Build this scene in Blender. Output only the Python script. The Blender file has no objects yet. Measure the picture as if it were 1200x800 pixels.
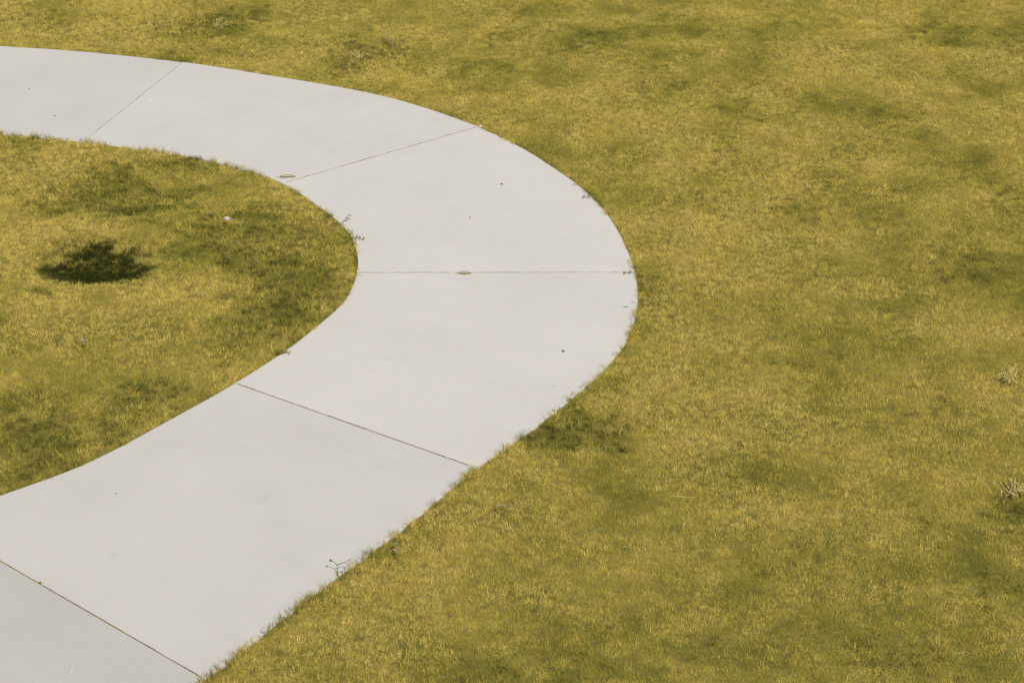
import bpy, math, random
import numpy as np
from mathutils import Vector, Matrix

random.seed(7); rng = np.random.default_rng(11)
scene = bpy.context.scene
C = scene.collection

# ---------------------------------------------------------------- camera
CAM_H = 5.2; FPX = 2550.0; PITCH = math.radians(27.0)
cd = bpy.data.cameras.new('camera'); cam = bpy.data.objects.new('camera', cd); C.objects.link(cam)
cam.location = (0, 0, CAM_H); cam.rotation_euler = (math.radians(90) - PITCH, 0, 0)
cd.sensor_width = 36.0; cd.lens = 36.0 * FPX / 1200.0; cd.clip_start = 0.1; cd.clip_end = 2000
scene.camera = cam

# ---------------------------------------------------------------- light
SUN_EL = math.radians(47); SUN_AZ = math.radians(158)      # behind the camera, to its right (clockwise from +Y)
w = bpy.data.worlds.new('World'); scene.world = w; w.use_nodes = True
nt = w.node_tree; nt.nodes.clear()
sky = nt.nodes.new('ShaderNodeTexSky'); sky.sky_type = 'NISHITA'; sky.sun_disc = False
sky.sun_elevation = SUN_EL; sky.sun_rotation = SUN_AZ; sky.dust_density = 3.0; sky.ozone_density = 0.6
bg = nt.nodes.new('ShaderNodeBackground'); bg.inputs[1].default_value = 0.10
ow = nt.nodes.new('ShaderNodeOutputWorld')
nt.links.new(sky.outputs[0], bg.inputs[0]); nt.links.new(bg.outputs[0], ow.inputs[0])
sd = bpy.data.lights.new('sun', 'SUN'); sun = bpy.data.objects.new('sun', sd); C.objects.link(sun)
sd.energy = 3.6; sd.angle = math.radians(0.6); sd.color = (1.0, 0.925, 0.81)
sdir = Vector((math.sin(SUN_AZ) * math.cos(SUN_EL), math.cos(SUN_AZ) * math.cos(SUN_EL), math.sin(SUN_EL)))
sun.rotation_euler = sdir.to_track_quat('Z', 'Y').to_euler(); sun.location = sdir * 30
scene.view_settings.view_transform = 'Standard'; scene.view_settings.look = 'None'
scene.view_settings.gamma = 1.0; scene.view_settings.exposure = 0.0
scene.view_settings.use_curve_mapping = False

# ---------------------------------------------------------------- helpers
def gp(px, py, z=0.0):
    """where on the ground (height z) a sight line of the 1200x800 photograph lands"""
    x = (px - 600.0) / FPX; y = -(py - 400.0) / FPX
    d = np.array([x, math.cos(PITCH) + y * math.sin(PITCH), -math.sin(PITCH) + y * math.cos(PITCH)])
    return (d * ((CAM_H - z) / -d[2]))[:2]

def tag(o, label=None, cat=None, group=None, kind=None):
    if label: o['label'] = label
    if cat: o['category'] = cat
    if group: o['group'] = group
    if kind: o['kind'] = kind
    return o

def mesh_obj(name, verts, faces, mat=None, parent=None, smooth=False):
    me = bpy.data.meshes.new(name); me.from_pydata([tuple(map(float, v)) for v in verts], [], faces); me.update()
    if mat: me.materials.append(mat)
    if smooth: me.polygons.foreach_set('use_smooth', [True] * len(me.polygons))
    o = bpy.data.objects.new(name, me); C.objects.link(o)
    if parent: o.parent = parent
    return o

def empty(name, loc, rz=0):
    o = bpy.data.objects.new(name, None); C.objects.link(o); o.location = loc; o.rotation_euler = (0, 0, rz)
    o.empty_display_size = 0.05
    return o

def spline(pts, step=0.04):
    """Catmull-Rom through pts, resampled evenly"""
    P = np.array(pts, float); P = np.vstack([2 * P[0] - P[1], P, 2 * P[-1] - P[-2]]); out = []
    for i in range(1, len(P) - 2):
        for t in np.linspace(0, 1, 24, endpoint=False):
            a, b, c, d = P[i - 1], P[i], P[i + 1], P[i + 2]
            out.append(0.5 * (2 * b + (c - a) * t + (2 * a - 5 * b + 4 * c - d) * t * t + (3 * b - a - 3 * c + d) * t ** 3))
    out.append(P[-2]); out = np.array(out)
    s = np.r_[0, np.cumsum(np.linalg.norm(np.diff(out, axis=0), axis=1))]
    n = max(2, int(s[-1] / step)); u = np.linspace(0, s[-1], n)
    return np.c_[np.interp(u, s, out[:, 0]), np.interp(u, s, out[:, 1])]

def vnoise(x, y, scale, seed):
    """smooth value noise, roughly 0..1"""
    x = x / scale + 1000.37; y = y / scale + 1000.71
    xi = np.floor(x).astype(np.int64); yi = np.floor(y).astype(np.int64); fx = x - xi; fy = y - yi
    def h(a, b):
        v = (a * 374761393 + b * 668265263 + seed * 974634777) & 0xffffffff
        v = ((v ^ (v >> 13)) * 1274126177) & 0xffffffff
        return ((v ^ (v >> 16)) & 0xffff) / 65535.0
    fx = fx * fx * (3 - 2 * fx); fy = fy * fy * (3 - 2 * fy)
    return (h(xi, yi) * (1 - fx) + h(xi + 1, yi) * fx) * (1 - fy) + (h(xi, yi + 1) * (1 - fx) + h(xi + 1, yi + 1) * fx) * fy

def fbm(x, y, scale, seed, octv=4, gain=0.55):
    t = 0; a = 1; s = 0
    for k in range(octv):
        t = t + a * vnoise(x, y, scale / 2 ** k, seed + 17 * k); s += a; a *= gain
    return t / s

def sstep(a, b, x):
    t = np.clip((x - a) / (b - a), 0, 1); return t * t * (3 - 2 * t)

class N:
    """tiny shader-graph writer"""
    def __init__(self, name):
        self.m = bpy.data.materials.new(name); self.m.use_nodes = True
        self.t = self.m.node_tree; self.t.nodes.clear()
        self.out = self.t.nodes.new('ShaderNodeOutputMaterial')
    def n(self, typ, **kw):
        nd = self.t.nodes.new(typ)
        for k, v in kw.items(): setattr(nd, k, v)
        return nd
    def l(self, a, b): self.t.links.new(a, b)
    def math(self, op, a, b=None, clamp=False):
        nd = self.n('ShaderNodeMath', operation=op, use_clamp=clamp)
        for i, v in enumerate((a, b)):
            if v is None: continue
            if isinstance(v, (int, float)): nd.inputs[i].default_value = v
            else: self.l(v, nd.inputs[i])
        return nd.outputs[0]
    def noise(self, scale, detail=4, rough=0.6, vec=None):
        nd = self.n('ShaderNodeTexNoise'); nd.inputs['Scale'].default_value = scale
        nd.inputs['Detail'].default_value = detail; nd.inputs['Roughness'].default_value = rough
        if vec is not None: self.l(vec, nd.inputs['Vector'])
        return nd.outputs[0]
    def ramp(self, fac, stops, interp='LINEAR'):
        nd = self.n('ShaderNodeValToRGB'); cr = nd.color_ramp; cr.interpolation = interp
        while len(cr.elements) < len(stops): cr.elements.new(0.5)
        for e, (p, c) in zip(cr.elements, stops):
            e.position = p; e.color = (c[0], c[1], c[2], 1) if not isinstance(c, (int, float)) else (c, c, c, 1)
        self.l(fac, nd.inputs[0]); return nd.outputs[0]
    def mix(self, fac, a, b, blend='MIX'):
        nd = self.n('ShaderNodeMix', data_type='RGBA', blend_type=blend)
        for i, v in ((0, fac), (6, a), (7, b)):
            if isinstance(v, (int, float)): nd.inputs[i].default_value = v
            elif isinstance(v, tuple): nd.inputs[i].default_value = (*v, 1)
            else: self.l(v, nd.inputs[i])
        return nd.outputs[2]
    def leaf(self, col, rough=0.6, spec=0.25, trans=0.28):
        p = self.n('ShaderNodeBsdfPrincipled'); p.inputs['Roughness'].default_value = rough
        p.inputs['Specular IOR Level'].default_value = spec
        t = self.n('ShaderNodeBsdfTranslucent'); mx = self.n('ShaderNodeMixShader'); mx.inputs[0].default_value = trans
        if isinstance(col, tuple):
            p.inputs['Base Color'].default_value = (*col, 1); t.inputs[0].default_value = (*col, 1)
        else: self.l(col, p.inputs['Base Color']); self.l(col, t.inputs[0])
        self.l(p.outputs[0], mx.inputs[1]); self.l(t.outputs[0], mx.inputs[2]); self.l(mx.outputs[0], self.out.inputs[0])
        return self.m
    def surf(self, col, rough=0.8, spec=0.3, bump=None, strength=0.3, dist=0.01):
        p = self.n('ShaderNodeBsdfPrincipled'); p.inputs['Specular IOR Level'].default_value = spec
        if isinstance(rough, (int, float)): p.inputs['Roughness'].default_value = rough
        else: self.l(rough, p.inputs['Roughness'])
        if isinstance(col, tuple): p.inputs['Base Color'].default_value = (*col, 1)
        else: self.l(col, p.inputs['Base Color'])
        if bump is not None:
            b = self.n('ShaderNodeBump'); b.inputs['Strength'].default_value = strength; b.inputs['Distance'].default_value = dist
            self.l(bump, b.inputs['Height']); self.l(b.outputs[0], p.inputs['Normal'])
        self.l(p.outputs[0], self.out.inputs[0]); return self.m

# ---------------------------------------------------------------- materials
def concrete_material():
    g = N('broomed_concrete'); tc = g.n('ShaderNodeTexCoord'); ob = tc.outputs['Object']
    oi = g.n('ShaderNodeObjectInfo')
    shift = g.n('ShaderNodeVectorMath', operation='ADD'); g.l(ob, shift.inputs[0])
    sc = g.n('ShaderNodeVectorMath', operation='SCALE'); sc.inputs[3].default_value = 37.0
    cmb = g.n('ShaderNodeCombineXYZ'); g.l(oi.outputs['Random'], cmb.inputs[0]); g.l(oi.outputs['Random'], cmb.inputs[1])
    g.l(cmb.outputs[0], sc.inputs[0]); g.l(sc.outputs[0], shift.inputs[1]); v = shift.outputs[0]
    mp = g.n('ShaderNodeMapping'); mp.inputs['Scale'].default_value = (5.0, 110.0, 1.0); g.l(v, mp.inputs[0])
    broom = g.noise(1.0, 4, 0.65, mp.outputs[0])
    mp2 = g.n('ShaderNodeMapping'); mp2.inputs['Scale'].default_value = (0.8, 9.0, 1.0); g.l(v, mp2.inputs[0])
    streak = g.noise(1.0, 3, 0.6, mp2.outputs[0])
    mott = g.noise(1.5, 6, 0.62, v); fine = g.noise(90.0, 3, 0.7, v); grit = g.noise(320.0, 2, 0.6, v)
    at = g.n('ShaderNodeAttribute', attribute_type='OBJECT', attribute_name='tone')
    col = g.ramp(mott, [(0.28, (0.545, 0.529, 0.499)), (0.5, (0.570, 0.554, 0.524)), (0.72, (0.592, 0.576, 0.545))])
    col = g.mix(1.0, col, g.ramp(streak, [(0.3, 0.988), (0.7, 1.01)]), 'MULTIPLY')
    col = g.mix(1.0, col, g.ramp(broom, [(0.3, 0.975), (0.7, 1.02)]), 'MULTIPLY')
    col = g.mix(1.0, col, g.ramp(fine, [(0.28, 0.93), (0.45, 1.0), (0.75, 1.03)]), 'MULTIPLY')
    col = g.mix(1.0, col, g.ramp(grit, [(0.25, 0.90), (0.45, 1.0), (0.8, 1.05)]), 'MULTIPLY')
    # small stains with a shape of their own
    vs = g.n('ShaderNodeTexVoronoi'); vs.inputs['Scale'].default_value = 3.3; g.l(v, vs.inputs['Vector'])
    st = g.math('ADD', vs.outputs[0], g.math('MULTIPLY', g.noise(16.0, 3, 0.6, v), 0.22))
    col = g.mix(1.0, col, g.ramp(st, [(0.11, 0.90), (0.20, 1.0)]), 'MULTIPLY')
    tone = g.n('ShaderNodeVectorMath', operation='MULTIPLY'); g.l(col, tone.inputs[0]); g.l(at.outputs['Color'], tone.inputs[1])
    h = g.math('ADD', g.math('MULTIPLY', broom, 0.5), g.math('ADD', g.math('MULTIPLY', fine, 0.35), g.math('MULTIPLY', grit, 0.3)))
    return g.surf(tone.outputs[0], 0.86, 0.25, h, 0.35, 0.004)

def soil_material():
    g = N('thatch_and_soil'); tc = g.n('ShaderNodeTexCoord'); v = tc.outputs['Object']
    col = g.ramp(g.noise(24.0, 6, 0.7, v), [(0.25, (0.13, 0.115, 0.028)), (0.5, (0.23, 0.19, 0.042)), (0.75, (0.32, 0.26, 0.06))])
    col = g.mix(g.ramp(g.noise(2.2, 5, 0.6, v), [(0.42, 0.0), (0.62, 0.7)]), col, (0.10, 0.10, 0.016))
    return g.surf(col, 0.95, 0.1, g.noise(60.0, 5, 0.7, v), 0.6, 0.02)

def grass_material():
    g = N('grass_blades')
    dry = g.n('ShaderNodeAttribute', attribute_type='INSTANCER', attribute_name='dry').outputs['Fac']
    lush_shade = g.n('ShaderNodeAttribute', attribute_type='INSTANCER', attribute_name='lush_shade').outputs['Fac']
    var = g.n('ShaderNodeAttribute', attribute_type='INSTANCER', attribute_name='var').outputs['Fac']
    bl = g.n('ShaderNodeAttribute', attribute_type='GEOMETRY', attribute_name='blade')
    sx = g.n('ShaderNodeSeparateColor'); g.l(bl.outputs['Color'], sx.inputs[0]); r1, hf, r2 = sx.outputs
    f = g.math('ADD', dry, g.math('MULTIPLY', g.math('SUBTRACT', r1, 0.5), 0.40))
    f = g.math('ADD', f, g.math('MULTIPLY', g.math('SUBTRACT', var, 0.5), 0.30))
    f = g.math('ADD', f, g.math('MULTIPLY', g.math('SUBTRACT', hf, 0.5), 0.12), True)
    col = g.ramp(f, [(0.0, (0.180, 0.190, 0.028)), (0.3, (0.375, 0.350, 0.062)), (0.6, (0.575, 0.482, 0.106)),
                     (0.85, (0.68, 0.550, 0.130)), (1.0, (0.74, 0.61, 0.185))])
    col = g.mix(1.0, col, g.ramp(r2, [(0.0, 0.86), (1.0, 1.32)]), 'MULTIPLY')
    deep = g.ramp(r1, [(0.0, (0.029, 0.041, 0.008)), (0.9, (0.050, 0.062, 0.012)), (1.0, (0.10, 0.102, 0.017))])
    wd = g.n('ShaderNodeAttribute', attribute_type='INSTANCER', attribute_name='weed').outputs['Fac']
    some = g.math('LESS_THAN', r2, g.math('ADD', g.math('MULTIPLY', wd, 0.30), 0.03))     # scattered deep green blades, coloured in for the shaded gaps between weeds
    col = g.mix(g.math('MAXIMUM', lush_shade, g.math('MULTIPLY', some, 0.8)), col, deep)
    return g.leaf(col, 0.65, 0.12, 0.36)

M = {'concrete': concrete_material(), 'soil': soil_material(), 'grass': grass_material()}
g = N('joint_sand'); M['sand'] = g.surf(g.ramp(g.noise(70, 4, 0.7), [(0.3, (0.12, 0.108, 0.07)), (0.7, (0.25, 0.225, 0.155))]), 0.95, 0.1)
g = N('joint_moss'); M['moss'] = g.surf(g.ramp(g.noise(55, 4, 0.7), [(0.3, (0.07, 0.065, 0.012)), (0.55, (0.17, 0.14, 0.024)), (0.75, (0.30, 0.24, 0.06))]), 0.95, 0.1, g.noise(200, 3, 0.6), 0.6, 0.004)
g = N('leaf_olive'); M['leaf_olive'] = g.leaf(g.ramp(g.noise(80, 3, 0.6), [(0.3, (0.16, 0.145, 0.05)), (0.7, (0.30, 0.27, 0.12))]), 0.6, 0.3, 0.2)
g = N('leaf_pale'); M['leaf_pale'] = g.leaf(g.ramp(g.noise(70, 3, 0.6), [(0.3, (0.40, 0.36, 0.24)), (0.7, (0.52, 0.48, 0.36))]), 0.6, 0.3, 0.2)
g = N('dark_bark'); M['bark'] = g.surf(g.ramp(g.noise(120, 3, 0.6), [(0.3, (0.05, 0.042, 0.025)), (0.7, (0.11, 0.095, 0.055))]), 0.85, 0.2)
g = N('straw'); M['straw'] = g.leaf(g.ramp(g.noise(90, 3, 0.6), [(0.3, (0.56, 0.45, 0.15)), (0.7, (0.72, 0.62, 0.28))]), 0.6, 0.3, 0.2)
g = N('weed_leaf'); M['weed'] = g.leaf(g.ramp(g.noise(60, 3, 0.6), [(0.3, (0.17, 0.165, 0.03)), (0.7, (0.34, 0.29, 0.06))]), 0.55, 0.3, 0.3)
g = N('petal_white'); M['white'] = g.leaf(g.ramp(g.noise(150, 3, 0.6), [(0.3, (0.66, 0.61, 0.60)), (0.7, (0.80, 0.75, 0.75))]), 0.6, 0.2, 0.25)
g = N('petal_lilac'); M['lilac'] = g.leaf(g.ramp(g.noise(150, 3, 0.6), [(0.3, (0.42, 0.36, 0.38)), (0.7, (0.56, 0.49, 0.50))]), 0.6, 0.2, 0.25)
g = N('pebble_dark'); M['pebble'] = g.surf(g.ramp(g.noise(120, 4, 0.6), [(0.3, (0.06, 0.055, 0.045)), (0.7, (0.15, 0.14, 0.11))]), 0.85, 0.3)
g = N('pebble_pale'); M['pebble_pale'] = g.surf(g.ramp(g.noise(120, 4, 0.6), [(0.3, (0.62, 0.60, 0.55)), (0.7, (0.78, 0.76, 0.70))]), 0.8, 0.3)

# ---------------------------------------------------------------- path outline
outer_px = [(0, 54), (100, 61), (213, 73), (300, 86.5), (400, 103), (475, 120), (560, 149), (620, 179), (680, 220), (715, 257),
            (738, 302), (746, 342), (738, 384), (712, 424), (660, 470), (600, 516), (553, 548), (500, 592), (440, 638), (380, 681), (300, 744), (235, 793)]
inner_px = [(0, 154), (100, 164), (180, 174), (265, 190), (330, 211), (380, 243), (408, 269), (420, 296), (418, 324), (405, 351),
            (380, 376), (335, 411), (278, 448), (200, 492), (120, 534), (70, 556), (0, 581)]
O = [gp(*p) for p in outer_px]; I = [gp(*p) for p in inner_px]
def extend(P, at_end, n, step, bend):
    P = list(P)
    a, b = (P[-2], P[-1]) if at_end else (P[1], P[0])
    d = (b - a) / np.linalg.norm(b - a); q = b
    for k in range(n):
        c, s = math.cos(bend), math.sin(bend); d = np.array([c * d[0] - s * d[1], s * d[0] + c * d[1]])
        q = q + d * step
        P = P + [q] if at_end else [q] + P
    return P
O = extend(extend(O, False, 9, 0.6, 0.02), True, 9, 0.6, -0.03)
I = extend(extend(I, False, 9, 0.6, 0.02), True, 9, 0.6, -0.03)
O = spline(O, 0.035); I = spline(I, 0.035)
# blades standing in front of the slab hide a little of its edge: the slab reaches further under them
for P in (O, I):
    t = np.gradient(P, axis=0); nrm = np.c_[-t[:, 1], t[:, 0]] / np.linalg.norm(t, axis=1)[:, None]
    other = I if P is O else O
    side = np.sign(np.array([nrm[k] @ (P[k] - other[np.argmin(np.linalg.norm(other - P[k], axis=1))]) for k in range(len(P))]))
    outw = nrm * side[:, None]
    P += outw * (0.006 + 0.026 * np.clip(-outw[:, 1], 0, 1))[:, None]
# slight hand-finished waver of the edges
for P, sdn in ((O, 3), (I, 9)):
    t = np.gradient(P, axis=0); nrm = np.c_[-t[:, 1], t[:, 0]] / np.linalg.norm(t, axis=1)[:, None]
    P += nrm * ((fbm(np.arange(len(P)) * 0.035, np.zeros(len(P)), 0.5, sdn, 3) - 0.5) * 0.012)[:, None]

def nearest(P, q): return int(np.argmin(np.linalg.norm(P - q, axis=1)))
joints_px = [((103, 163), (213, 73)), ((342, 210), (560, 148)), ((420, 321), (745, 320)), ((278, 448), (553, 548))]
jn = [(nearest(I, gp(*a)), nearest(O, gp(*b))) for a, b in joints_px]
# the fifth joint leaves the frame at the left: continue its line until it meets the inner edge
a = gp(0, 656); b = gp(235, 795); d = (a - b) / np.linalg.norm(a - b); best = (9, 0)
for k in range(nearest(I, gp(0, 581)), len(I)):
    r = I[k] - b; off = abs(r[0] * d[1] - r[1] * d[0])
    if off < best[0] and r @ d > 0: best = (off, k)
jn.append((best[1], nearest(O, b)))
SP = 1.95                                                       # joint spacing along the path
def step_idx(P, i, ds):
    return int(np.clip(i + round(ds / 0.035), 0, len(P) - 1))
first = (0, 0)
pre = (step_idx(I, jn[0][0], -1.9), step_idx(O, jn[0][1], -1.9))
pre2 = (step_idx(I, pre[0], -1.95), step_idx(O, pre[1], -1.95))
post = (step_idx(I, jn[-1][0], 1.95), step_idx(O, jn[-1][1], 1.95))
cuts = [c for c in (pre2, pre) if min(c) > 15] + jn + [post]
cuts = [first] + cuts + [(len(I) - 1, len(O) - 1)]

path_poly = np.vstack([I, O[::-1]])
def inside(poly, x, y):
    c = np.zeros(x.shape, bool); xj, yj = poly[-1]
    for xi, yi in poly:
        if yi != yj: c ^= ((yi > y) != (yj > y)) & (x < (xj - xi) * (y - yi) / (yj - yi) + xi)
        xj, yj = xi, yi
    return c
def dist_poly(P, x, y):
    d = np.full(x.shape, 1e9)
    for a, b in zip(P[:-1], P[1:]):
        e = b - a; L = e @ e
        t = np.clip(((x - a[0]) * e[0] + (y - a[1]) * e[1]) / L, 0, 1)
        d = np.minimum(d, (x - a[0] - t * e[0]) ** 2 + (y - a[1] - t * e[1]) ** 2)
    return np.sqrt(d)
I4, O4 = I[::4], O[::4]

# ---------------------------------------------------------------- lawn terrain
HOLE = gp(110, 322)
def terrain(x, y, dp):
    """height of the soil; dp = distance to the path edge (negative inside)"""
    und = (fbm(x, y, 1.1, 5, 3) - 0.5) * 0.15 + (fbm(x, y, 3.5, 8, 2) - 0.5) * 0.18
    z = -0.006 + und * sstep(0.0, 0.9, dp)
    hx = (x - HOLE[0]) / 0.36; hy = (y - HOLE[1]) / 0.25
    r = np.sqrt(hx * hx + hy * hy)
    z = z - 0.06 * (1 - sstep(0.35, 1.15, r))
    return np.where(dp < 0, -0.020, z)
def dpath(x, y):
    d = np.minimum(dist_poly(I4, x, y), dist_poly(O4, x, y))
    return np.where(inside(path_poly[::3], x, y), -d, d)

gx = np.r_[-300, -120, -50, -25, -14, np.arange(-8.5, 8.51, 0.07), 14, 25, 50, 120, 300]
gy = np.r_[-200, -60, -20, -4, np.arange(3.5, 20.01, 0.07), 26, 40, 80, 180, 500]
X, Y = np.meshgrid(gx, gy); xf, yf = X.ravel(), Y.ravel()
DP = dpath(xf, yf); zf = terrain(xf, yf, DP)
nx_, ny_ = len(gx), len(gy)
idx = np.arange(nx_ * ny_).reshape(ny_, nx_)
q = np.stack([idx[:-1, :-1], idx[:-1, 1:], idx[1:, 1:], idx[1:, :-1]], -1).reshape(-1, 4)
ground = mesh_obj('lawn_ground', np.c_[xf, yf, zf], q.tolist(), M['soil'], smooth=True)
tag(ground, 'thatch and soil of the lawn on both sides of the path', 'lawn', kind='structure')

# ---------------------------------------------------------------- concrete path
bed_n = 260
ui = np.linspace(0, len(I) - 1, bed_n).astype(int)
def seg(P, i0, i1): return P[i0:i1 + 1]
bv, bf = [], []
Icut = np.array([c[0] for c in cuts]); Ocut = np.array([c[1] for c in cuts]); tt = np.linspace(0, len(cuts) - 1, bed_n)
ii = np.round(np.interp(tt, np.arange(len(cuts)), Icut)).astype(int); oi_ = np.round(np.interp(tt, np.arange(len(cuts)), Ocut)).astype(int)
for k in range(bed_n):
    for u in (0.012, 0.988):
        p = I[ii[k]] * (1 - u) + O[oi_[k]] * u; bv.append((p[0], p[1], -0.0065))
for k in range(bed_n - 1): bf.append((2 * k, 2 * k + 1, 2 * k + 3, 2 * k + 2))
path = mesh_obj('path', bv, bf, M['sand'])
tag(path, 'curved pale concrete footpath of broad slabs bending through the lawn', 'path', kind='structure')

def inset(poly, d):
    a = np.roll(poly, 1, 0); b = np.roll(poly, -1, 0)
    e1 = poly - a; e2 = b - poly
    e1 /= np.linalg.norm(e1, axis=1)[:, None] + 1e-9; e2 /= np.linalg.norm(e2, axis=1)[:, None] + 1e-9
    n1 = np.c_[-e1[:, 1], e1[:, 0]]; n2 = np.c_[-e2[:, 1], e2[:, 0]]
    m = n1 + n2; m /= np.linalg.norm(m, axis=1)[:, None] + 1e-9
    c = np.clip((m * n1).sum(1), 0.5, 1)
    return poly + m * (d / c)[:, None]

tones = [(0.97, 0.975, 0.98), (0.89, 0.895, 0.895), (0.90, 0.905, 0.905), (0.945, 0.95, 0.95), (0.965, 0.97, 0.97), (0.965, 0.97, 0.97), (0.905, 0.91, 0.907), (0.805, 0.812, 0.80), (0.80, 0.81, 0.79), (0.95, 0.95, 0.95)]  # tone of each slab; the darker ones carry corner vignetting as colour
gaps = {}
for s in range(len(cuts) - 1):
    (i0, o0), (i1, o1) = cuts[s], cuts[s + 1]
    poly = np.vstack([seg(I, i0, i1), seg(O, o0, o1)[::-1]])[::2] if False else np.vstack([seg(I, i0, i1), seg(O, o0, o1)[::-1]])
    area = 0.5 * np.sum(poly[:, 0] * np.roll(poly[:, 1], -1) - np.roll(poly[:, 0], -1) * poly[:, 1])
    if area < 0: poly = poly[::-1]
    mid = poly.mean(0)
    jd = (O[o0] - I[i0]) + (O[o1] - I[i1]); ang = math.atan2(jd[1], jd[0]); ca, sa = math.cos(-ang), math.sin(-ang)
    dz = [0, 0.001, -0.001, 0.0015, 0, 0.001, -0.001, 0.001, 0, 0][s]
    rings = [(inset(poly, 0.0015), -0.10), (inset(poly, 0.0015), -0.0022), (inset(poly, 0.0024), -0.0006), (inset(poly, 0.0042), 0.0)]
    vs, fs = [], []; n = len(poly)
    for R_, z in rings:
        L = R_ - mid
        for x, y in L: vs.append((ca * x - sa * y, sa * x + ca * y, z))
    for r in range(3):
        for k in range(n):
            k2 = (k + 1) % n; fs.append((r * n + k, r * n + k2, (r + 1) * n + k2, (r + 1) * n + k))
    fs.append(tuple(3 * n + k for k in range(n)))
    so = mesh_obj('slab', vs, fs, M['concrete'], path)
    so.location = (mid[0], mid[1], dz); so.rotation_euler = (0, 0, ang); so['tone'] = tones[s]

def joint_moss(ji, u0, u1, wid, seed, name='joint_moss', mat='moss', top=0.0):
    i, o = cuts[ji]; a, b = I[i], O[o]; d = (b - a); L = np.linalg.norm(d); d = d / L; nrm = np.array([-d[1], d[0]])
    n = int(L * (u1 - u0) / 0.008); us = np.linspace(u0, u1, n); vs, fs = [], []
    wv = wid * (0.55 + 0.9 * fbm(us * L, us * 0, 0.05, seed, 3)); zz = -0.004 + top + 0.005 * fbm(us * L, us * 0 + 3, 0.03, seed + 5, 3)
    off = (fbm(us * L, us * 0 + 7, 0.12, seed + 9, 2) - 0.5) * 0.003
    for k, u in enumerate(us):
        c = a + d * L * u + nrm * off[k]
        for s_, h in ((-1, -0.012), (-0.6, 0), (0, 0.003), (0.6, 0), (1, -0.012)):
            p = c + nrm * s_ * wv[k]; vs.append((p[0], p[1], zz[k] + h))
    for k in range(n - 1):
        for m in range(4): fs.append((5 * k + m, 5 * k + m + 1, 5 * k + 6 + m, 5 * k + 5 + m))
    return mesh_obj(name, vs, fs, M[mat], path, True)
off = len(cuts) - 2 - 5
joint_moss(off + 4, 0.02, 0.99, 0.0040, 1, top=0.0022)
joint_moss(off + 3, 0.01, 0.97, 0.0018, 2)
joint_moss(off + 2, 0.0, 0.12, 0.0034, 3)
joint_moss(off + 2, 0.93, 1.0, 0.0040, 4)
joint_moss(off + 0, 0.01, 0.99, 0.0014, 5, 'joint_dirt', 'sand', 0.0002)
joint_moss(off + 1, 0.01, 0.99, 0.0014, 6, 'joint_dirt', 'sand', 0.0002)
joint_moss(off + 2, 0.12, 0.93, 0.0014, 7, 'joint_dirt', 'sand', 0.0002)

# ---------------------------------------------------------------- grass
def build_clump(name, blades, radius, h0, h1, wid, lean, curl, segs, seed):
    r = random.Random(seed); vs, fs, att = [], [], []
    for _ in range(blades):
        a = r.uniform(0, 6.283); d = radius * math.sqrt(r.random()) * r.uniform(0.7, 1.25)
        bx, by = d * math.cos(a), d * math.sin(a)
        h = r.uniform(h0, h1) * (1.0 if r.random() > 0.07 else 1.3); w_ = wid * r.uniform(0.65, 1.25)
        la = r.uniform(0, 6.283); ln = abs(r.gauss(0, lean)); cu = r.uniform(0.2, 1.0) * curl
        fa = r.uniform(0, 6.283); fx, fy = math.cos(fa) * w_ / 2, math.sin(fa) * w_ / 2
        r1, r2 = r.random(), r.random(); base = len(vs)
        for s in range(segs + 1):
            t = s / segs; bend = ln * t + cu * t * t
            px = bx + math.cos(la) * h * bend; py = by + math.sin(la) * h * bend
            pz = h * t * math.sqrt(max(0.15, 1 - min(0.85, bend * bend * 0.55))) - 0.008
            tw = (1 - t ** 1.6)
            if s < segs:
                vs += [(px - fx * tw, py - fy * tw, pz), (px + fx * tw, py + fy * tw, pz)]; att += [(r1, t, r2, 1)] * 2
            else:
                vs.append((px, py, pz)); att.append((r1, t, r2, 1))
        for s in range(segs - 1): fs.append((base + 2 * s, base + 2 * s + 1, base + 2 * s + 3, base + 2 * s + 2))
        fs.append((base + 2 * segs - 2, base + 2 * segs - 1, base + 2 * segs))
    me = bpy.data.meshes.new(name); me.from_pydata(vs, [], fs); me.materials.append(M['grass'])
    ca = me.color_attributes.new('blade', 'FLOAT_COLOR', 'POINT'); ca.data.foreach_set('color', np.array(att, np.float32).ravel())
    me.update(); o = bpy.data.objects.new(name, me); clumps.objects.link(o); return o
clumps = bpy.data.collections.new('grass_clumps')
for k in range(10): build_clump('grass_clump_%02d' % k, 46, 0.025, 0.012, 0.027, 0.0018, 0.45, 0.28, 3, 100 + k)      # mown turf
for k in range(5): build_clump('grass_clump_%02d' % (10 + k), 24, 0.026, 0.015, 0.037, 0.0032, 0.80, 0.6, 3, 200 + k)   # coarse creeping weed grass
for k in range(3): build_clump('grass_clump_%02d' % (15 + k), 30, 0.025, 0.013, 0.030, 0.0034, 0.45, 0.3, 3, 300 + k)    # short dense tufts
for k in range(4): build_clump('grass_clump_%02d' % (18 + k), 10, 0.016, 0.022, 0.048, 0.0020, 0.36, 0.45, 3, 500 + k)     # taller unmown blades along the slab edge

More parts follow.
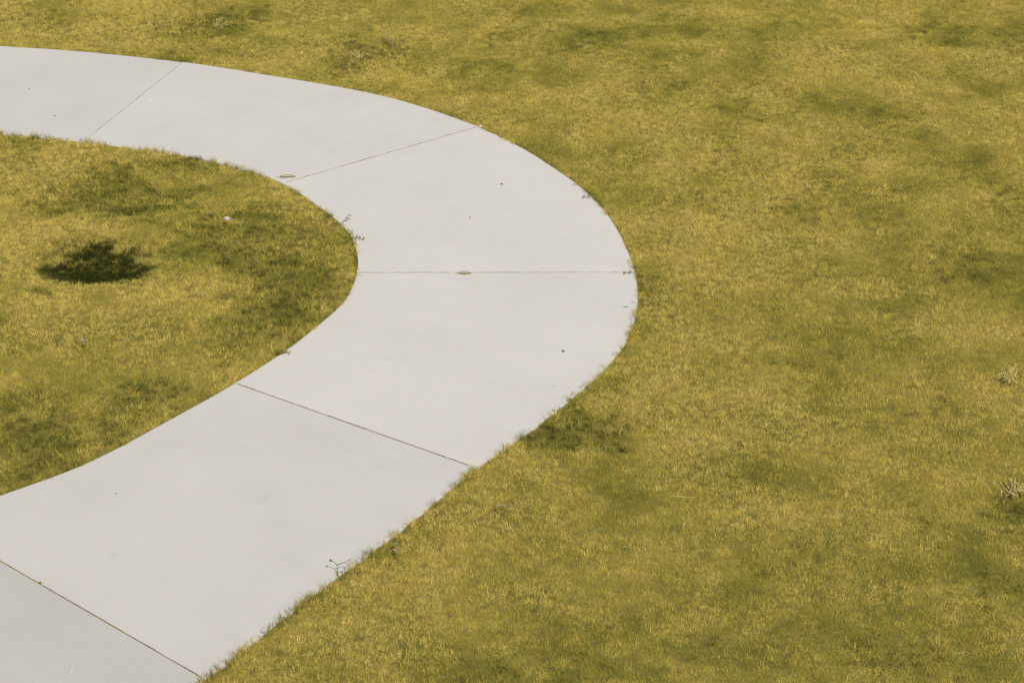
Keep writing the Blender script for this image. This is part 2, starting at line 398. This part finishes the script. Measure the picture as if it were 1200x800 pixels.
SPC = 0.0305
px_ = np.arange(-7.6, 7.6, SPC); py_ = np.arange(5.6, 18.6, SPC)
PX, PY = np.meshgrid(px_, py_); PX = PX.ravel() + rng.uniform(-.6, .6, PX.size) * SPC; PY = PY.ravel() + rng.uniform(-.6, .6, PY.size) * SPC
half = 0.2353 * PY / math.cos(PITCH) * 1.10 + 1.8                # the wedge of lawn in view and a margin round it
k = np.abs(PX) < half; PX, PY = PX[k], PY[k]
PD = dpath(PX, PY)
di = dist_poly(I4, PX, PY); do = dist_poly(O4, PX, PY)
innr = di < do
# how far the turf has crept over the edge of the slab
creep = (fbm(PX, PY, 0.20, 21, 4, 0.8) - 0.5) * 0.24
crisp = innr & (PY < gp(300, 440)[1] + 0.2)
creep = np.where(crisp, creep * 0.06 - 0.004, np.where(innr, creep * 0.35 + 0.001, creep * 0.45 + 0.004))
far_edge = (~innr) & (PX < gp(560, 149)[0]) & (PY > gp(560, 200)[1])
creep = np.where(far_edge, creep * 0.25 + 0.002, creep)
keep = PD > 0.010 - creep
PX, PY, PD, innr = PX[keep], PY[keep], PD[keep], innr[keep]
NF = PX.size
fx_, fy_, fd_, fi_ = [], [], [], []
for P, sgn, dens, who in ((O, 1, 95, False), (I, -1, 60, True)):
    tg = np.gradient(P, axis=0); tg /= np.linalg.norm(tg, axis=1)[:, None]; nn = np.c_[-tg[:, 1], tg[:, 0]] * sgn
    tst = P + nn * 0.2
    if inside(path_poly[::3], tst[:, 0], tst[:, 1]).mean() > 0.5: nn = -nn
    m = int(len(P) * 0.035 * dens); ks = rng.integers(0, len(P), m); q2 = P[ks]
    thick = fbm(q2[:, 0], q2[:, 1], 0.22, 91 + who, 3)
    dd = rng.uniform(-0.003, 0.020, m)
    pp = q2 + nn[ks] * dd[:, None] + tg[ks] * rng.uniform(-0.02, 0.02, m)[:, None]
    ok = thick > rng.uniform(0.33, 0.68, m)
    top = (pp[:, 1] > gp(560, 149)[1]) if not who else np.zeros(m, bool)
    crs = (pp[:, 1] < gp(300, 430)[1]) if who else np.zeros(m, bool)
    ok &= ~(top & (rng.random(m) < 0.88)) & ~(crs & (rng.random(m) < 0.85)) & (np.abs(pp[:, 0]) < 7) & (pp[:, 1] > 5.6) & (pp[:, 1] < 18.6)
    fx_.append(pp[ok, 0]); fy_.append(pp[ok, 1]); fd_.append(np.maximum(dd[ok], 0.0)); fi_.append(np.full(ok.sum(), who))
PX = np.r_[PX, *fx_]; PY = np.r_[PY, *fy_]; PD = np.r_[PD, *fd_]; innr = np.r_[innr, *fi_]
fringe = np.arange(PX.size) >= NF
PZ = terrain(PX, PY, np.maximum(PD, 0.0)) + np.where(PD < 0.02, 0.007, 0.0)

dry = 0.665 + (fbm(PX, PY, 0.60, 31, 4, 1.0) - 0.5) * 1.9 + (fbm(PX, PY, 2.6, 37, 2) - 0.5) * 0.35
hgt = 1.0 + (fbm(PX, PY, 0.45, 41, 3) - 0.5) * 0.55
dry -= 0.014 * np.clip(PX - 0.8, 0, 4) ; dry += 0.06 * np.exp(-((PD - 0.35) / 0.45) ** 2)
weed = np.zeros(PX.size); lush_shade = np.zeros(PX.size)
def blob(cx, cy, rx, ry, seed):
    """soft ragged oval patch given where it lies in the lawn"""
    c = gp(cx, cy); ax = (gp(cx + rx, cy) - gp(cx - rx, cy))[0] / 2; ay = (gp(cx, cy - ry) - gp(cx, cy + ry))[1] / 2
    r = np.sqrt(((PX - c[0]) / ax) ** 2 + ((PY - c[1]) / ay) ** 2) + (fbm(PX, PY, 0.40, seed, 5, 0.95) - 0.5) * 2.8
    return 1 - sstep(0.0, 1.5, r)
patches = [  # x, y, rx, ry, greener, weedier
    (125, 226, 90, 32, .66, 1.), (30, 174, 40, 13, .42, .5), (275, 278, 68, 44, .52, .9), (215, 192, 60, 13, .38, .7), (330, 345, 60, 38, .34, .7),
    (380, 275, 40, 40, .12, .7), (295, 395, 70, 32, .36, .5), (70, 515, 125, 48, .78, 1.), (20, 470, 50, 22, .4, .8), (35, 357, 34, 9, .5, .3), (170, 462, 45, 14, .4, .8), (375, 350, 40, 40, .2, .6),
    (235, 28, 65, 18, .42, .8), (425, 60, 45, 18, .45, .9), (220, 62, 40, 8, .3, .2), (60, 20, 60, 14, .2, .2), (650, 500, 90, 26, .58, 1.), (715, 515, 40, 12, .45, .4), (615, 570, 14, 11, .5, .2),
    (945, 255, 34, 17, .45, .4), (870, 140, 30, 11, .38, .3), (1040, 140, 40, 12, .36, .3), (1180, 55, 50, 20, .28, .2), (1125, 322, 45, 18, .40, .3), (830, 232, 28, 14, .3, .2),
    (690, 58, 45, 16, .32, .3), (780, 105, 45, 20, .36, .2), (1090, 40, 40, 16, .28, .2), (1185, 232, 40, 30, .35, .2), (940, 432, 40, 18, .25, .2), (1060, 480, 60, 26, .22, .2),
    (930, 655, 50, 20, .34, .4), (1040, 775, 60, 26, .48, .7), (1190, 592, 34, 24, .50, .6), (820, 755, 50, 22, .2, .2), (580, 780, 80, 32, .30, .3), (400, 765, 50, 24, .2, .2),
    (870, 185, 36, 12, .35, .2), (600, 40, 40, 12, .25, .2), (1170, 700, 60, 40, .16, .3), (900, 560, 40, 24, .2, .2), (1080, 620, 50, 30, .22, .2), (760, 330, 24, 40, .2, .2), (960, 330, 60, 18, .2, .2), (1010, 240, 60, 20, .18, .2)]
for n_, (cx, cy, rx, ry, gn, wd) in enumerate(patches):
    b_ = blob(cx, cy, rx, ry, 50 + n_); dry -= gn * (1.0 if cx < 430 and cy > 150 else 0.62) * b_; lush_shade = np.maximum(lush_shade, (rng.random(PX.size) < 0.34 * wd * b_ + 0.12 * gn * b_) * 0.78); weed = np.maximum(weed, wd * b_); hgt += 0.22 * wd * b_  # random dark clumps among the weeds stand in for shaded gaps
for n_, (cx, cy, rx, ry, gn) in enumerate([(95, 400, 130, 42, .22), (25, 235, 45, 45, .2), (190, 345, 110, 22, .22), (100, 275, 70, 14, .2), (330, 260, 60, 26, .08), (240, 232, 50, 14, .15),
        (560, 105, 120, 30, .22), (680, 150, 90, 40, .18), (800, 260, 60, 70, .14), (880, 480, 110, 50, .2), (800, 430, 60, 40, .14), (860, 620, 90, 50, .12), (640, 620, 110, 50, .12), (560, 680, 80, 30, .12), (1090, 60, 0.1, 0.1, 0)]):
    dry += gn * blob(cx, cy, rx, ry, 150 + n_)
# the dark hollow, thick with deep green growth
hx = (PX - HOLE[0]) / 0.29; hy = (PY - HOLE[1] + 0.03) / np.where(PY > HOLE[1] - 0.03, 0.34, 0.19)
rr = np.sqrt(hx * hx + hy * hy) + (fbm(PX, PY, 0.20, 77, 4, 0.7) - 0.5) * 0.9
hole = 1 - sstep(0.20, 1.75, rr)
lush_shade = np.maximum(lush_shade, (hole > rng.uniform(0.10, 0.95, PX.size)) * np.clip(0.45 + hole * 0.9, 0, 1))
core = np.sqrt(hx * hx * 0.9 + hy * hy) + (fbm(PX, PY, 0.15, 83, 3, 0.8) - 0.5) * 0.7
lush_shade = np.where((core < 0.85) & (rng.random(PX.size) < 0.94), np.maximum(lush_shade, 0.96), lush_shade)
dark_spots = [(135, 248, 34, 7), (187, 245, 16, 5), (50, 356, 22, 5), (25, 500, 40, 12), (265, 312, 14, 5), (1040, 780, 26, 9), (1192, 596, 18, 12), (948, 262, 14, 5), (715, 512, 16, 4), (640, 512, 20, 4), (150, 470, 18, 5)]  # deep green spots; those at the foot of tufts are painted shade
for n_, (cx, cy, rx, ry) in enumerate(dark_spots):
    b_ = blob(cx, cy, rx, ry, 250 + n_); lush_shade = np.maximum(lush_shade, (b_ > rng.uniform(0.2, 1.1, PX.size)) * (0.75 if cx < 300 else 0.55))
dry = np.clip(dry, 0.04, 0.98)
kind = rng.integers(0, 10, PX.size)
wsel = rng.random(PX.size) < np.clip(weed * 0.75 + 0.05, 0, 0.9)
kind = np.where(wsel, 10 + rng.integers(0, 5, PX.size), kind)
kind = np.where(lush_shade > 0.5, 15 + rng.integers(0, 3, PX.size), kind)
kind = np.where(fringe, 18 + rng.integers(0, 4, PX.size), kind); lush_shade = np.where(fringe | (PD < 0.008), np.maximum(lush_shade * 0.5, rng.uniform(0.0, 0.45, PX.size)), lush_shade); dry = np.where(fringe, dry - 0.28, dry)
hgt = np.clip(hgt, 0.6, 1.5) * rng.uniform(0.82, 1.18, PX.size)
hgt = np.where((PD < 0.05) & ~fringe, hgt * 0.85, hgt)
thin = rng.random(PX.size) > np.clip(weed - 0.3, 0, 1) * 0.38          # weedy places are a little open
sel = np.where(thin)[0]
thick_ = np.where((core < 0.95) & (lush_shade > 0.5))[0]; n0 = sel.size; sel = np.r_[sel, np.repeat(thick_, 3)]      # growth is densest in the hollow

gm = bpy.data.meshes.new('lawn_grass'); pos = np.c_[PX, PY, PZ][sel]; pos[n0:, :2] += rng.uniform(-0.016, 0.016, (sel.size - n0, 2)); gm.from_pydata(pos.tolist(), [], [])
def pattr(name, typ, data):
    a = gm.attributes.new(name, typ, 'POINT'); key = 'vector' if typ == 'FLOAT_VECTOR' else 'value'
    a.data.foreach_set(key, np.ascontiguousarray(data).ravel())
n = len(sel)
tilt = rng.normal(0, 0.10, (n, 2))
pattr('rot', 'FLOAT_VECTOR', np.c_[tilt, rng.uniform(0, 6.283, n)].astype(np.float32))
hs = hgt[sel]; pattr('scl', 'FLOAT_VECTOR', np.c_[np.full(n, 1.0), np.full(n, 1.0), hs].astype(np.float32))
pattr('variant', 'INT', kind[sel].astype(np.int32)); pattr('dry', 'FLOAT', dry[sel].astype(np.float32))
pattr('weed', 'FLOAT', weed[sel].astype(np.float32)); pattr('lush_shade', 'FLOAT', lush_shade[sel].astype(np.float32)); pattr('var', 'FLOAT', rng.random(n).astype(np.float32))
gm.materials.append(M['grass'])
grass = bpy.data.objects.new('lawn_grass', gm); C.objects.link(grass)
tag(grass, 'short dry golden and olive grass covering the lawn', 'grass', kind='stuff')
ng = bpy.data.node_groups.new('grow_grass', 'GeometryNodeTree')
ng.interface.new_socket('Geometry', in_out='INPUT', socket_type='NodeSocketGeometry'); ng.interface.new_socket('Geometry', in_out='OUTPUT', socket_type='NodeSocketGeometry')
gi = ng.nodes.new('NodeGroupInput'); go = ng.nodes.new('NodeGroupOutput')
ci = ng.nodes.new('GeometryNodeCollectionInfo'); ci.inputs['Collection'].default_value = clumps
ci.inputs['Separate Children'].default_value = True; ci.inputs['Reset Children'].default_value = True
iop = ng.nodes.new('GeometryNodeInstanceOnPoints'); iop.inputs['Pick Instance'].default_value = True
def named(nm, dt):
    a = ng.nodes.new('GeometryNodeInputNamedAttribute'); a.data_type = dt; a.inputs['Name'].default_value = nm; return a.outputs[0]
ng.links.new(gi.outputs[0], iop.inputs['Points']); ng.links.new(ci.outputs[0], iop.inputs['Instance'])
ng.links.new(named('variant', 'INT'), iop.inputs['Instance Index'])
er = ng.nodes.new('FunctionNodeEulerToRotation'); ng.links.new(named('rot', 'FLOAT_VECTOR'), er.inputs[0]); ng.links.new(er.outputs[0], iop.inputs['Rotation'])
ng.links.new(named('scl', 'FLOAT_VECTOR'), iop.inputs['Scale']); ng.links.new(iop.outputs[0], go.inputs[0])
md = grass.modifiers.new('grow', 'NODES'); md.node_group = ng
print('grass clumps', n)

# ---------------------------------------------------------------- small things on the path and in the lawn
def ground_z(x, y):
    a = np.array([x]); b = np.array([y]); d = dpath(a, b)
    return 0.0 if d[0] < 0 else float(terrain(a, b, d)[0])
def spot(px, py):
    p = gp(px, py); z = ground_z(*p)
    if z != 0.0: p = gp(px, py, z); z = ground_z(*p)
    return float(p[0]), float(p[1]), z
def tube(name, pts, r0, r1, mat, parent=None, sides=6):
    pts = [Vector(p) for p in pts]; vs, fs = [], []; n = len(pts)
    for k, p in enumerate(pts):
        d = (pts[min(k + 1, n - 1)] - pts[max(k - 1, 0)]).normalized()
        a = d.cross(Vector((0.31, 0.17, 0.93))); a = a.normalized() if a.length > 1e-4 else Vector((1, 0, 0)); b = d.cross(a)
        r = r0 + (r1 - r0) * k / (n - 1)
        for s in range(sides):
            t = 6.2832 * s / sides; vs.append(p + a * math.cos(t) * r + b * math.sin(t) * r)
    for k in range(n - 1):
        for s in range(sides):
            s2 = (s + 1) % sides; fs.append((k * sides + s, k * sides + s2, (k + 1) * sides + s2, (k + 1) * sides + s))
    fs.append(tuple(range(sides))[::-1]); fs.append(tuple((n - 1) * sides + s for s in range(sides)))
    return mesh_obj(name, vs, fs, mat, parent, True)
def leaf_mesh(name, L, W, mat, parent=None, curl=0.25, lift=0.0, base=(0, 0, 0), rz=0.0, tip=0.0, thick=0.0012):
    """a leaf with its midrib along local x, edges curled up; closed, with a real thickness"""
    n = 9; vs, fs = [], []; cz, sz = math.cos(rz), math.sin(rz)
    for side in (0, 1):
        for k in range(n + 1):
            t = k / n; hw = W / 2 * (math.sin(math.pi * min(1, t * 0.96 + 0.02)) ** 0.8) * (1.05 - 0.3 * t)
            for v in (-1, -0.5, 0, 0.5, 1):
                x = L * t; y = hw * v; z = lift * t + tip * t * t + curl * abs(v) ** 1.6 * hw + (thick if side == 0 else 0)
                vs.append((base[0] + x * cz - y * sz, base[1] + x * sz + y * cz, base[2] + z))
    m = 5 * (n + 1)
    for k in range(n):
        for v in range(4):
            a = 5 * k + v; fs.append((a, a + 5, a + 6, a + 1)); fs.append((m + a, m + a + 1, m + a + 6, m + a + 5))
        for v in (0, 4):
            a = 5 * k + v; fs.append((a, m + a, m + a + 5, a + 5))
    return mesh_obj(name, vs, fs, mat, parent, True)
def lump(name, r, mat, seed, parent=None, loc=(0, 0, 0), flat=0.6, rough=0.25):
    rr_ = random.Random(seed); vs, fs = [], []; nu, nv = 10, 6
    for j in range(nv + 1):
        ph = math.pi * j / nv
        for i in range(nu):
            th = 6.2832 * i / nu; k = r * (1 + rr_.uniform(-rough, rough)) if 0 < j < nv else r
            vs.append((loc[0] + k * math.sin(ph) * math.cos(th), loc[1] + k * math.sin(ph) * math.sin(th), loc[2] + k * flat * math.cos(ph)))
    for j in range(nv):
        for i in range(nu):
            i2 = (i + 1) % nu; fs.append((j * nu + i, (j + 1) * nu + i, (j + 1) * nu + i2, j * nu + i2))
    return mesh_obj(name, vs, fs, mat, parent, True)

# fallen leaves
def fallen_leaf(px, py, L, W, rz, mats, label, group='dead leaves on the concrete'):
    x, y, z = spot(px, py); t = empty('fallen_leaf', (x, y, z + 0.0006), rz)
    leaf_mesh('leaf_blade', L, W, mats[0], t, curl=0.45, base=(-L / 2, 0, 0.002))
    tube('midrib', [(-L / 2 - L * 0.22, 0, 0.002), (-L / 2, 0, 0.0035), (0, 0, 0.0040), (L * 0.45, 0, 0.0040)], 0.0016, 0.0007, mats[1], t)
    for sgn in (-1, 1):   # dried dark rim, curled up
        pts = []
        for k in range(9):
            u = 0.06 + 0.88 * k / 8; hw = W / 2 * (math.sin(math.pi * (u * 0.96 + 0.02)) ** 0.8) * (1.05 - 0.3 * u)
            pts.append((-L / 2 + L * u, sgn * hw, 0.004 + 0.45 * hw))
        tube('curled_rim', pts, 0.0022, 0.0016, mats[2], t, 5)
    return tag(t, label, 'leaf', group)
fallen_leaf(337, 208, 0.105, 0.034, 0.05, (M['leaf_pale'], M['leaf_olive'], M['leaf_olive']), 'curled olive rimmed leaf lying where the joint meets the inner grass')
fallen_leaf(545, 321, 0.075, 0.026, 0.0, (M['leaf_pale'], M['leaf_olive'], M['leaf_olive']), 'pale dry leaf lying across the middle of a slab joint')

# bits of twig and straw on the concrete
def stick(name, px, py, L, rz, r, mat, label, cat, group):
    x, y, z = spot(px, py); t = empty(name, (x, y, z + r * 0.9), rz)
    tube('stem', [(-L / 2, 0, 0), (-L * 0.2, L * 0.04, r * 0.3), (L * 0.15, -L * 0.02, 0), (L / 2, L * 0.05, r * 0.4)], r, r * 0.5, mat, t)
    tube('side_shoot', [(-L * 0.1, L * 0.03, 0), (L * 0.04, L * 0.12, r * 0.5)], r * 0.6, r * 0.3, mat, t, 5)
    return tag(t, label, cat, group)
G1 = 'twig bits on the concrete'
stick('twig', 734, 360, 0.034, 0.0, 0.0020, M['bark'], 'tiny dark twig lying on the slab beside the outer grass at the bend', 'twig', G1)
stick('twig', 742, 354, 0.022, 0.05, 0.0016, M['bark'], 'tiny dark twig poking out of the outer grass at the bend', 'twig', G1)
stick('twig', 391, 179, 0.040, 0.0, 0.0013, M['leaf_olive'], 'thin grey twig lying on the slab above the curled leaf', 'twig', G1)
stick('twig', 650, 453, 0.020, -0.2, 0.0014, M['leaf_olive'], 'thin grey twig on the slab near the weedy tuft', 'twig', G1)
stick('straw_stalk', 800, 592, 0.12, -0.15, 0.0014, M['straw'], 'single long straw stalk lying on the open outer lawn', 'straw', 'loose straw stalks in the grass').location.z += 0.045
stick('straw_stalk', 35, 406, 0.09, -0.75, 0.0017, M['straw'], 'single straw stalk lying slantwise on the inner lawn', 'straw', 'loose straw stalks in the grass').location.z += 0.045

# crumbs on the slabs
G2 = 'small crumbs on the concrete'
for n_, (px, py, r, mat, label) in enumerate([
        (588, 216, 0.0070, 'pebble', 'dark pebble alone on the slab above the bend joint'),
        (660, 412, 0.0080, 'pebble', 'dark pebble alone on the slab below the bend joint'),
        (586, 161, 0.0050, 'pebble', 'tiny dark crumb at the outer grass edge past the white pebble'),
        (551, 255, 0.0045, 'leaf_olive', 'faint olive crumb in the middle of the bend slab'),
        (136, 578, 0.0042, 'leaf_olive', 'faint olive crumb on the broad slab below the inner lawn'),
        (34, 104, 0.0050, 'pebble', 'tiny dark crumb on the far slab before the first joint'),
        (64, 136, 0.0050, 'pebble', 'tiny dark crumb near the inner edge of the far slab'),
        (563, 149, 0.0095, 'pebble_pale', 'small white pebble where the joint meets the outer grass'),
        (84, 786, 0.0045, 'pebble_pale', 'pale chip on the darker slab past the mossy joint'),
        (176, 118, 0.0060, 'pebble_pale', 'pale chip on the slab between the two far joints'),
        (47, 683, 0.0060, 'moss', 'knob of moss bulging from the mossy joint')]):
    x, y, z = spot(px, py); o = lump('pebble' if 'pebble' in label else ('moss_knob' if 'moss' in label.split()[2] else 'crumb'), r, M[mat], 400 + n_)
    o.location = (x, y, z + r * 0.45); o.rotation_euler = (0, 0, n_ * 1.3)
    tag(o, label, 'pebble' if 'pebble' in label else 'crumb', G2)

# flowers
def flower(name, px, py, h, r, mat, label, group, petals=14):
    x, y, z = spot(px, py); t = empty(name, (x, y, z))
    tube('stem', [(0, 0, -0.005), (0.003, 0.002, h * 0.6), (0.004, -0.004, h)], 0.0016, 0.0012, M['weed'], t, 5)
    lump('flower_head', r * 0.62, M[mat], px, t, (0.004, -0.004, h), 0.85, 0.18)
    k = 0
    for ring, (cnt, tilt, rad) in enumerate(((petals, 0.15, 1.0), (petals - 4, 0.75, 0.85))):
        for i in range(cnt):
            a = 6.2832 * (i + 0.5 * ring) / cnt
            leaf_mesh('petal', r * rad, r * 0.42, M[mat], t, curl=0.2, lift=r * tilt, base=(0.004 + 0.2 * r * math.cos(a), -0.004 + 0.2 * r * math.sin(a), h), rz=a, thick=0.0006)
    return tag(t, label, 'flower', group)
flower('clover_flower', 266, 266, 0.050, 0.0165, 'white', 'round white flower head alone among the weeds of the inner lawn', 'white flowers')

def flower_patch(px, py, n, sx, sy, label, seed, r=0.008):
    rr_ = random.Random(seed); x, y, z = spot(px, py); t = empty('flower_cluster', (x, y, z))
    for k in range(n):
        ax, ay = rr_.gauss(0, sx), rr_.gauss(0, sy); h = rr_.uniform(0.040, 0.056); zz = ground_z(x + ax, y + ay) - z
        st = tube('stem', [(ax, ay, zz - 0.005), (ax + 0.002, ay, zz + h)], 0.0012, 0.0010, M['weed'], t, 5)
        vs, fs = [], []; np_ = 5; c = Vector((ax + 0.002, ay, zz + h)); q_ = r * rr_.uniform(0.7, 1.15)
        tx, ty = rr_.uniform(-0.5, 0.5), rr_.uniform(-0.9, 0.1)
        for p in range(np_):
            a = 6.2832 * p / np_ + k
            ring = [(0.12, 0), (0.65, 0.42), (1.0, 0.22), (1.0, -0.22), (0.65, -0.42)]; b0 = len(vs)
            for zo in (0.0, 0.0008):
                for u, v in ring:
                    lx = q_ * (u * math.cos(a) - v * math.sin(a)); ly = q_ * (u * math.sin(a) + v * math.cos(a))
                    vs.append(c + Vector((lx, ly, zo + u * q_ * 0.25 + tx * lx + ty * ly)))
            fs.append(tuple(b0 + i for i in range(5))[::-1]); fs.append(tuple(b0 + 5 + i for i in range(5)))
            for i in range(5): fs.append((b0 + i, b0 + (i + 1) % 5, b0 + 5 + (i + 1) % 5, b0 + 5 + i))
        mesh_obj('blossom', vs, fs, M['lilac'], t)
    return tag(t, label, 'flower', 'lilac flower clusters')
flower_patch(97, 407, 9, 0.022, 0.03, 'larger lilac flower cluster in the dry middle of the inner lawn', 1)
flower_patch(69, 406, 5, 0.010, 0.02, 'smaller lilac flower cluster beside the larger one on the inner lawn', 2)
flower_patch(24, 284, 4, 0.012, 0.03, 'few lilac blossoms beside the dark hollow of the inner lawn', 3)
flower_patch(463, 650, 6, 0.008, 0.05, 'upright lilac flower cluster on the outer lawn near the mossy end of the path', 4)
flower_patch(412, 674, 5, 0.024, 0.02, 'lilac blossoms at the path edge beside the budded sprig', 5)
flower_patch(458, 54, 7, 0.020, 0.05, 'lilac flower cluster by the weedy tuft beyond the far slabs', 6)
flower_patch(110, 56, 4, 0.030, 0.02, 'lilac blossoms at the far grass edge of the path', 7)
flower_patch(348, 251, 3, 0.006, 0.03, 'pair of lilac blossoms near the inner edge by the curled leaf', 8)
flower_patch(596, 603, 4, 0.02, 0.04, 'sparse lilac blossoms on the outer lawn below the small green tuft', 9)
flower_patch(412, 330, 2, 0.006, 0.02, 'lilac blossoms at the inner tip of the lawn by the bend joint', 10)

# sprigs creeping over the slab edge
def sprig(px, py, arms, label, mat='weed', leaves=True, bud=False):
    x, y, z = spot(px, py); t = empty('weed_sprig', (x, y, z))
    for n_, pts in enumerate(arms):
        tube('stem', pts, 0.0019, 0.0011, M[mat], t, 5)
        if leaves:
            for k in range(1, len(pts)):
                p = pts[k]
                for sgn in (-1, 1):
                    a = math.atan2(p[1] - pts[k - 1][1], p[0] - pts[k - 1][0]) + sgn * (0.7 + 0.2 * k)
                    leaf_mesh('leaf', 0.022, 0.009, M['weed'], t, 0.3, 0.006, p, a, -0.004, 0.0007)
        if bud and n_ == 1: lump('bud', 0.0055, M[mat], 5, t, pts[-1], 0.9, 0.2)
    return tag(t, label, 'weed', 'weed sprigs at the path edge')
sprig(396, 672, [[(0, -0.02, 0.0), (-0.002, 0, 0.03), (-0.002, 0.002, 0.045)], [(-0.002, 0.002, 0.045), (-0.012, 0.004, 0.055), (-0.030, 0.004, 0.066)],
      [(-0.002, 0.002, 0.045), (0.018, 0.008, 0.050), (0.036, 0.010, 0.054), (0.048, 0.010, 0.066)]], 'forked dark sprig with a bud leaning over the slab from the outer grass', 'bark', False, True)
sprig(330, 413, [[(-0.03, 0.02, 0.01), (0.0, 0.0, 0.014), (0.02, -0.015, 0.012), (0.04, -0.02, 0.006)], [(0, 0, 0.012), (0.012, -0.02, 0.008)]], 'pale leafy sprig creeping onto the slab from the lower side of the inner lawn')
sprig(413, 281, [[(-0.02, 0.0, 0.014), (0.02, 0.0, 0.018), (0.04, 0.004, 0.012), (0.062, 0.0, 0.006)]], 'dark leafy sprig reaching over the slab from the tip of the inner lawn')
sprig(405, 262, [[(-0.02, -0.01, 0.014), (0.005, 0.01, 0.026), (0.02, 0.03, 0.036)]], 'short sprig standing at the upper edge of the inner lawn tip')
sprig(692, 233, [[(0.03, 0.0, 0.014), (0.0, 0.004, 0.018), (-0.035, 0.012, 0.008)]], 'thin sprig leaning over the slab from the outer grass at the upper bend')
sprig(742, 321, [[(0.02, 0.0, 0.01), (-0.01, 0.0, 0.012), (-0.045, 0.002, 0.004)]], 'thin sprig lying along the outer end of the bend joint')

# bleached dry plants
def dry_plant(px, py, n, h, spread, label, seed, lean=(0, 0)):
    rr_ = random.Random(seed); x, y, z = spot(px, py); t = empty('dry_plant', (x, y, z))
    for k in range(n):
        a = rr_.uniform(0, 6.283); s_ = rr_.uniform(0.3, 1) * spread; hh = h * rr_.uniform(0.5, 1.0)
        dx, dy = math.cos(a) * s_ + lean[0] * hh, math.sin(a) * s_ * 0.7 + lean[1] * hh; bx, by = rr_.gauss(0, 0.012), rr_.gauss(0, 0.012)
        pts = [(bx + dx * u, by + dy * u, -0.005 + hh * (1.35 * u - 0.35 * u * u)) for u in (0, 0.3, 0.6, 1.0)]
        st = tube('stalk', pts, 0.0019, 0.0008, M['straw'], t, 5)
        if k % 2 == 0: lump('seed_head', 0.0032, M['straw'], seed + k, st, pts[-1], 2.6, 0.35)
        else: leaf_mesh('dry_leaf', 0.045, 0.006, M['straw'], st, 0.3, 0.012, pts[2], a + 0.8, -0.02, 0.0007); leaf_mesh('dry_leaf', 0.04, 0.005, M['straw'], st, 0.3, 0.016, pts[1], a - 0.9, -0.02, 0.0007)
    return tag(t, label, 'plant', 'bleached dry plants')
dry_plant(1182, 450, 14, 0.11, 0.05, 'upright bleached dry plant on the green outer lawn', 1)
dry_plant(1188, 580, 18, 0.10, 0.09, 'sprawling bleached dry plant beside the dark green outer patch', 2, (-0.3, 0.0))
dry_plant(255, 35, 8, 0.10, 0.09, 'spreading dry plant on the far lawn beyond the slabs', 3)
dry_plant(420, 68, 8, 0.055, 0.09, 'low spreading dry plant in the weedy tuft beyond the far slabs', 4)
